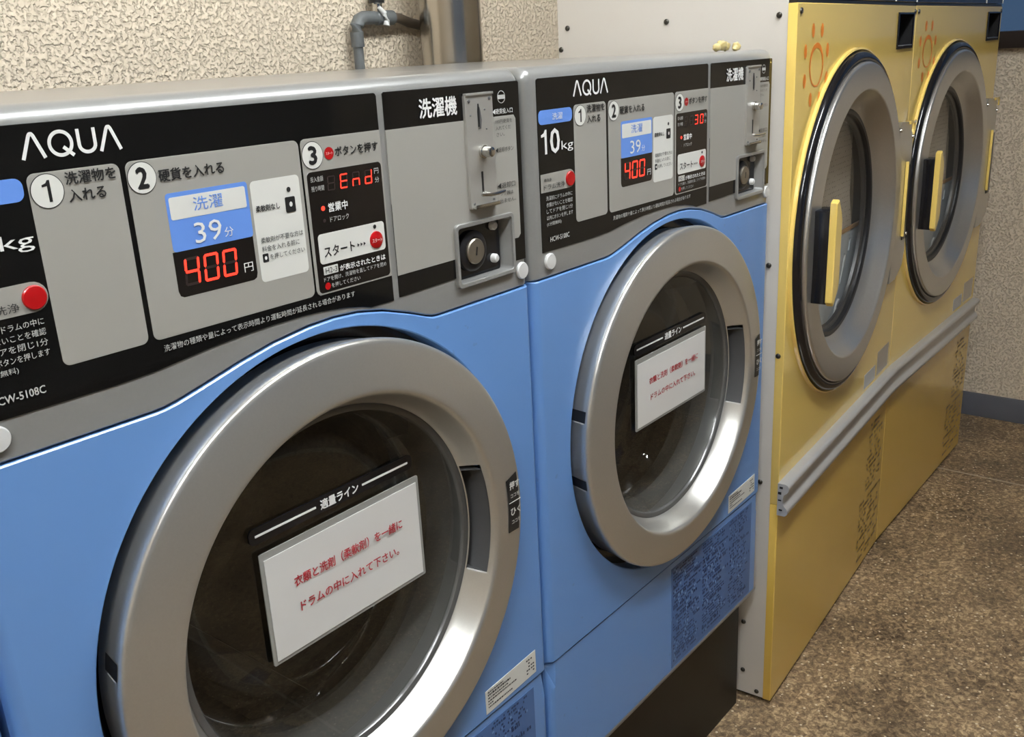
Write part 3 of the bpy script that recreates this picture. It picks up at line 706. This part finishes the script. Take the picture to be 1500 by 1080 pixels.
# paper notices in clear sleeves on the door panes
def notice(dx, q, lab, seed):
    x0, x1, zt, zb = q
    cx, cz = (x0+x1)/2+dx, (zt+zb)/2
    o = empty('notice', (cx, -.0005, cz), 0, lab, 'notice', 'paper notices on the washer doors')
    og = (cx, -.0005, cz)
    def bend(bm):
        for v in bm.verts:
            v.co.y += .0009*math.sin((v.co.x-cx)*22+seed)
            v.co.z += .012*(v.co.x-cx)*seed*.12
        return bm
    ex = [(x0+dx+(x1-x0)*i/8, zb+(zt-zb)*j/4) for i in range(1, 8) for j in range(1, 4)]
    to_obj('sleeve', bend(plate(new(), rrect(x0-.004+dx, x1+.004+dx, zb-.004, zt+.007, .002), -.0006, .0008, extra=ex)), 'sleeve', o, 30, og)
    to_obj('paper', bend(plate(new(), [(x0+dx, zb), (x1+dx, zb), (x1+dx, zt), (x0+dx, zt)], -.0014, -.0007, extra=ex)), 'paper', o, 30, og)
    w_ = x1-x0; h_ = zt-zb; b = new()
    text_bm(b, '衣類と洗剤（柔軟剤）を一緒に', x0+w_*.15+dx, x0+w_*.87+dx, zb+h_*.66, h_*.105, -.0024, .02)
    text_bm(b, 'ドラムの中に入れて下さい。', x0+w_*.17+dx, x0+w_*.83+dx, zb+h_*.40, h_*.10, -.0024, .02)
    to_obj('lettering', b, 'crimson', o, 0, og)
notice(0, (-.4135, -.2145, .8070, .7000), 'white paper notice with crimson lettering on the nearest washer door', 1)
notice(.65, (-.4190, -.2200, .8110, .7150), 'white paper notice with crimson lettering on the farther washer door', -1)

# two small scraps left on top of the washer beside the dryers
def blob(pts, lab, k):
    b = new()
    for (x, y, z, rx, ry, rz) in pts:
        r = bmesh.ops.create_icosphere(b, subdivisions=3, radius=1)
        for v in r['verts']:
            n_ = 1+.28*noise.noise(v.co*1.7+Vector((x*90+k, 0, 0)))
            v.co = Vector((x+v.co.x*rx*n_, y+v.co.y*ry*n_, z+v.co.z*rz*n_))
    zmin = min(v.co.z for v in b.verts)
    c = pts[0]; og = (c[0], c[1], zmin)
    o = to_obj('crumpled_scrap', b, 'gold', None, 60, og); o.location = (c[0], c[1], ZT)
    tag(o, lab, 'scrap', 'scraps on the washer top')
blob([(.534, .033, .0075, .0130, .007, .0080), (.520, .033, .005, .0110, .005, .0055), (.546, .031, .006, .008, .005, .007)], 'larger cream and brown scrap on top of the washer', 1)
blob([(.584, .033, .0065, .0085, .006, .0070), (.580, .032, .004, .008, .005, .0042)], 'smaller cream scrap on top of the washer, nearer the dryers', 5)

# ------------------------------------------------------------------ dryers
DW = 0.74656; DTOP, DBOT = 1.2849, .0096
DX, DZ = .330, .885
def make_dryer(label, loc, a):
    T = empty('tumble_dryer', (loc[0], loc[1], 0), a, label, 'dryer', 'yellow coin dryers by the wall')
    def P(name, bm, mat, parent=T, smooth=35, lab=None):
        o = to_obj(name, bm, mat, parent, smooth)
        if lab: o['label'] = lab
        return o
    e = .0012
    P('side_panel', box(new(), e, .012, .0150, .437, DBOT, 1.46, .0015), 'offwhite', lab='off-white side panel with screws')
    P('side_panel', box(new(), DW-.012, DW-e, .0150, .437, DBOT, 1.46, .0015), 'offwhite', lab='off-white side panel on the wall side')
    P('back_panel', box(new(), .012, DW-.012, .431, .437, DBOT, 1.46), 'offwhite', smooth=0)
    P('top_panel', box(new(), e, DW-e, .015, .437, 1.46, 1.466), 'offwhite', smooth=0)
    P('base', box(new(), .012, DW-.012, .012, .43, 0, DBOT+.03), 'plinth', smooth=0)
    # fronts
    vent = [(.602, 1.2035), (.7225, 1.2035), (.7225, 1.2705), (.602, 1.2705)]
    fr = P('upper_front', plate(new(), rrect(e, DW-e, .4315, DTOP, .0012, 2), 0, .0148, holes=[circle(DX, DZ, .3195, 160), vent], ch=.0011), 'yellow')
    P('lower_front', plate(new(), rrect(e, DW-e, DBOT, .4290, .0012, 2), 0, .0148, ch=.0011), 'yellow_shaded')
    # coin vent recess
    b = new(); x0, x1, z0, z1 = .6035, .7210, 1.2050, 1.2690
    for q in (((x0, 0, z0), (x1, 0, z0), (x1, .04, z0), (x0, .04, z0)), ((x0, 0, z1), (x1, 0, z1), (x1, .04, z1), (x0, .04, z1)),
              ((x0, 0, z0), (x0, 0, z1), (x0, .04, z1), (x0, .04, z0)), ((x1, 0, z0), (x1, 0, z1), (x1, .04, z1), (x1, .04, z0)), ((x0, .04, z0), (x1, .04, z0), (x1, .04, z1), (x0, .04, z1))):
        b.faces.new([b.verts.new(v) for v in q])
    P('recess', b, 'rubber', fr, 0)
    b = new(); plate(b, [(x0-.003, z0-.004), (x1+.003, z0-.004), (x1+.003, z1+.003), (x0-.003, z1+.003)], -.003, 0, holes=[[(x0, z0+.002), (x1, z0+.002), (x1, z1), (x0, z1)]], ch=.0004); P('recess_frame', b, 'gloss', fr, 0)
    b = new(); box(b, x0+.004, x1-.004, -.003, .003, z0+.0005, z0+.0035, .0006); P('recess_lip', b, 'alu', fr)
    # sun emblem
    b = new(); cx, cz = .100, 1.1900
    no, ni = 48, 48
    O_ = [b.verts.new((cx+.0350*math.cos(2*PI*i/no), -.0006, cz+.0350*math.sin(2*PI*i/no))) for i in range(no)]
    I_ = [b.verts.new((cx+.0296*math.cos(2*PI*i/ni), -.0006, cz-.0028+.0296*math.sin(2*PI*i/ni))) for i in range(ni)]
    for i in range(no): b.faces.new((O_[i], O_[(i+1) % no], I_[(i+1) % no], I_[i]))
    for px, pz in ((.0775, 1.2440), (.1220, 1.2440), (.0435, 1.2125), (.1540, 1.2125), (.0440, 1.1670), (.1540, 1.1670), (.0765, 1.1360), (.1200, 1.1360)):
        disc(b, px, pz, .0066, -.0006, 24, .0112)
    P('sun_emblem', b, 'orange', fr, 0, 'orange sun emblem of a ring and eight petals')
    # door seat: yellow flange, black gasket
    b = new(); lathe(b, [(.3195, .012), (.3200, -.002), (.3235, -.0060), (.3262, -.0050), (.3275, .0005)], DX, DZ, 160); P('door_flange', b, 'yellow', fr)
    b = new(); lathe(b, [(.3200, .004), (.3198, -.0085), (.3180, -.0130), (.3145, -.0155), (.3090, -.0165), (.3050, -.0160), (.3028, -.0140), (.2990, .02), (.24, .03)], DX, DZ, 160); P('door_gasket', b, 'gloss', fr)
    # door ring + funnel
    b = new(); lathe(b, [(.2975, .02), (.3018, -.010), (.3018, -.0185), (.3010, -.0208), (.2992, -.0220), (.2970, -.0224), (.2955, -.0225), (.2560, -.0250), (.2545, -.0250), (.2528, -.0246), (.2512, -.0232), (.2500, -.0212), (.2480, -.0185), (.2340, -.0010), (.2325, .0010), (.2200, .0140), (.2180, .0150), (.2170, .018)], DX, DZ, 180)
    door = P('door', b, 'alu', smooth=40)
    b = new(); lathe(b, [(.2188, .0150), (.2150, .0130), (.2090, .0140), (.2060, .0170), (.2060, .024), (.2010, .026), (.1990, .032)], DX, DZ, 128); P('glass_seal', b, 'rubber', door)
    b = new(); lathe(b, [(.2070, .0190), (.12, .0185), (.0001, .0180)], DX, DZ, 96); P('door_glass', b, 'glass_dry', door)
    b = new(); lathe(b, [(.1990, .030), (.312, .034), (.314, .040), (.314, .060), (.30, .061)], DX, DZ, 96); P('housing_ring', b, 'rubber')
    # inside: dotted guard and dark plate painted as inner shade above an orange strip, pale guard with slots below
    def arc(a0, a1, n=40, r=.310): return [(DX+r*math.cos(a0+(a1-a0)*k/n), DZ+r*math.sin(a0+(a1-a0)*k/n)) for k in range(n+1)]
    zs_ = .849; az = math.asin((zs_-DZ)/.310); ax = math.acos((.505-DX)/.310)
    P('upper_guard', plate(new(), arc(ax, PI-az)+[(.535, zs_), (.510, .92)], .050, .052), 'drum2', smooth=0)
    P('inner_shade', plate(new(), arc(az, ax-.005)+[(.515, .92), (.540, zs_)], .056, .058), 'rubber', smooth=0)
    P('divider_strip', box(new(), DX-.306, DX+.306, .0485, .0530, .8400, .8475), 'wood', smooth=0)
    az2 = math.asin((.839-DZ)/.310)
    slots = [[(.520, .797), (.530, .795), (.538, .820), (.528, .822)], [(.470, .735), (.478, .733), (.506, .790), (.498, .795)], [(.445, .620), (.453, .622), (.462, .655), (.456, .657)], circle(.467, .679, .012, 24)]
    P('lower_guard', plate(new(), arc(PI-az2, 2*PI+az2), .050, .053, holes=slots), 'bench', smooth=0)
    P('backing', plate(new(), circle(DX, DZ, .310, 48), .060, .062), 'rubber', smooth=0)
    b = new(); lathe(b, [(.013, .0498), (.015, .0470), (.021, .0470), (.023, .0498)], .467, .679, 28); P('vent_collar', b, 'cap')
    # handle: black bracket + yellow grip bar
    P('handle_bracket', box(new(), .058, .108, -.0500, -.0200, .797, .957, .002), 'gloss', door)
    b = new(); plate(b, [(.056, .803), (.064, .796), (.084, .820), (.088, .832), (.088, .938), (.083, .952), (.068, .974), (.058, .970)], -.0605, -.0490, ch=.0020); P('handle_grip', b, 'yellow', door, 25, 'yellow grip bar')
    # hinge plate on the right
    b = new(); plate(b, [(.622, .7060), (.672, .7060), (.725, .7300), (.738, .7600), (.738, 1.0150), (.724, 1.0280), (.724, 1.0460), (.640, 1.0520), (.622, 1.0430), (.640, .9300), (.640, .8000)], -.0150, -.0020, ch=.0006)
    P('hinge_plate', b, 'alu', lab='bare metal hinge plate')
    b = new(); box(b, .690, .738, -.0200, -.0160, 1.0440, 1.0510, .001); box(b, .732, .739, -.0200, -.0160, 1.0280, 1.0510, .001); P('hinge_bracket', b, 'yellow')
    b = new(); box(b, .690, .696, -.0220, -.0155, .800, .965, .001); P('hinge_pin', b, 'yellow')
    b = new(); box(b, .7000, .7300, -.0170, -.0155, .790, .955); P('hinge_gap_shade', b, 'screw', smooth=0)  # dark plate painted as the shaded gap beside the hinge bar
    for cx, cz in ((.626, 1.0370), (.733, .8000), (.733, 1.0150)):
        b = new(); lathe(b, [(.0045, -.0150), (.0038, -.0185), (.0001, -.0190)], cx, cz, 14); P('screw', b, 'steel')
    # screws of the front
    for cx, cz in ((.015, 1.2740), (DW-.012, 1.2740), (.018, .9420), (.024, .9250)):
        b = new(); lathe(b, [(.0050, 0), (.0042, -.0026), (.0001, -.0032)], cx, cz, 14, ); P('screw', b, 'screw')
    # screws of the side
    b0 = []
    for y, z in ((.4163, 1.2700), (.4306, 1.2342), (.2226, 1.2701), (.0291, 1.2693), (.0323, .8714), (.0345, .4700), (.0582, .1688), (.0568, .0610), (.0276, .0210), (.0100, .7135)):
        b = new(); r = bmesh.ops.create_icosphere(b, subdivisions=2, radius=.0048)
        for v in r['verts']: v.co = Vector((v.co.x*.6, v.co.y+y, v.co.z+z))
        P('screw', b, 'screw')
    # bumper rail
    pr = [(0, .4765), (-.014, .4765), (-.0185, .4745), (-.0205, .4700), (-.0200, .4640), (-.0165, .4590), (-.0115, .4550), (-.0100, .4480), (-.0100, .4380), (-.0130, .4320), (-.0180, .4280), (-.0195, .4230), (-.0180, .4165), (-.0140, .4135), (0, .4135)]
    b = new(); A = [b.verts.new((-.004, y, z)) for y, z in pr]; B = [b.verts.new((DW-.004, y, z)) for y, z in pr]
    for j in range(len(pr)): k = (j+1) % len(pr); b.faces.new((A[j], A[k], B[k], B[j]))
    b.faces.new(A); b.faces.new(B[::-1]); rail = P('bumper_rail', b, 'rail', smooth=45, lab='grooved grey bumper rail')
    b = new()
    for y, z, hh in ((-.006, .4690, .004), (-.0035, .4580, .005), (-.004, .4440, .0025), (-.006, .4250, .003)): box(b, -.0046, -.0030, y-.0035, y+.0025, z-hh/2, z+hh/2)
    P('rail_slots', b, 'ink', rail, 0)
    # stickers above the rail, faint umber instructions on the lower front
    P('sticker', plate(new(), [(.630, .4870), (.722, .4870), (.722, .5430), (.630, .5430)], -.0006, 0), 'alu', fr, 0, 'small metallic sticker')
    P('sticker', plate(new(), [(.530, .4850), (.615, .4850), (.615, .5180), (.530, .5180)], -.0006, 0), 'pale', fr, 0, 'pale warning sticker')
    rnd = random.Random(5); b = new()
    for (xa, xb, za, zb) in ((.600, .735, .195, .365), (.560, .735, .030, .180)):
        z = zb
        while z > za:
            x = xa+rnd.random()*.01; end = xb-rnd.random()*.05
            while x < end:
                wq = rnd.uniform(.003, .009)
                if rnd.random() < .62: b.faces.new([b.verts.new(q) for q in ((x, -.0006, z), (x+wq, -.0006, z), (x+wq, -.0006, z+.0060), (x, -.0006, z+.0060))])
                x += wq+rnd.uniform(.002, .006)
            z -= .0135
    P('instruction_print', b, 'umber', smooth=0)
    # control panel above
    cp = P('control_panel', plate(new(), rrect(.008, DW-.004, 1.2935, 1.45, .003), .0, .06, ch=.001), 'navy')
    P('trim_strip', box(new(), .002, DW-.001, .002, .02, DTOP+.0015, 1.2915), 'screw', smooth=0)
    b = new()
    for xa, xb in ((.572, .577), (.7435, .7460)): box(b, xa, xb, -.0015, .001, 1.2930, 1.44)
    P('divider_strip', b, 'cap', cp, 0)
    return T
K_ = 1.0215
D1 = make_dryer('yellow coin dryer nearer the blue washers, beside the off-white side panel', (-.8688+1.5162*K_, -.6827+.6455*K_), .0696144)
D1.scale = (K_, K_, K_); D1.location.z = FZ
D2 = copy_tree(D1); D2.location = (-.8688+2.2616*K_, -.6827+.6974*K_, FZ); D2.rotation_euler = (0, 0, .0065439)
D2['label'] = 'yellow coin dryer at the far end, beside the stucco wall'

# ------------------------------------------------------------------ pipes behind the washers
duct = empty('exhaust_duct', (.6563, .690, FZ), 0, 'shiny stainless duct standing against the stucco wall', 'duct')
b = new(); tube(b, [(0, 0, 0.0), (0, 0, 2.526)], .0613, 48); to_obj('pipe', b, 'duct', duct)
b = new(); tube(b, [(0, 0, 1.50), (0, 0, 1.56)], .066, 48); to_obj('collar', b, 'duct', duct)
b = new(); tube(b, [(0, 0, 1.80), (0, 0, 1.83)], .066, 48); to_obj('collar', b, 'duct', duct)
wp = empty('water_pipe', (.4805, .775, 0), 0, 'grey elbowed water pipe with a metal valve left of the duct', 'pipe')
b = new(); tube(b, [(0, 0, FZ), (0, 0, 1.262)], .0098, 18); to_obj('riser', b, 'pvc', wp)
b = new(); tube(b, [(0, 0, 1.258), (0, 0, 1.285), (.002, 0, 1.297), (.009, 0, 1.307), (.020, 0, 1.311), (.040, 0, 1.311)], .0128, 20); to_obj('elbow', b, 'pvc', wp)
b = new(); tube(b, [(.036, 0, 1.311), (.052, 0, 1.311), (.054, 0, 1.311), (.098, 0, 1.311)], [.0125, .0125, .0140, .0140], 18); to_obj('valve_body', b, 'pvc', wp)
b = new(); tube(b, [(.098, 0, 1.311), (.120, .002, 1.310), (.150, .006, 1.302), (.230, .010, 1.288)], .0095, 16); to_obj('branch_pipe', b, 'rust', wp)
b = new(); tube(b, [(.060, 0, 1.311), (.060, 0, 1.336), (.060, 0, 1.338)], [.010, .010, .012], 18); to_obj('valve_stem', b, 'steel', wp)
b = new(); tube(b, [(.060, 0, 1.338), (.060, 0, 1.356)], .0150, 20); to_obj('valve_cap', b, 'rubber', wp)
b = new(); tube(b, [(.052, -.012, 1.330), (.062, -.0165, 1.318), (.066, -.0175, 1.305), (.064, -.0170, 1.296)], [.004, .0055, .0055, .007], 12); to_obj('valve_handle', b, 'cap', wp)
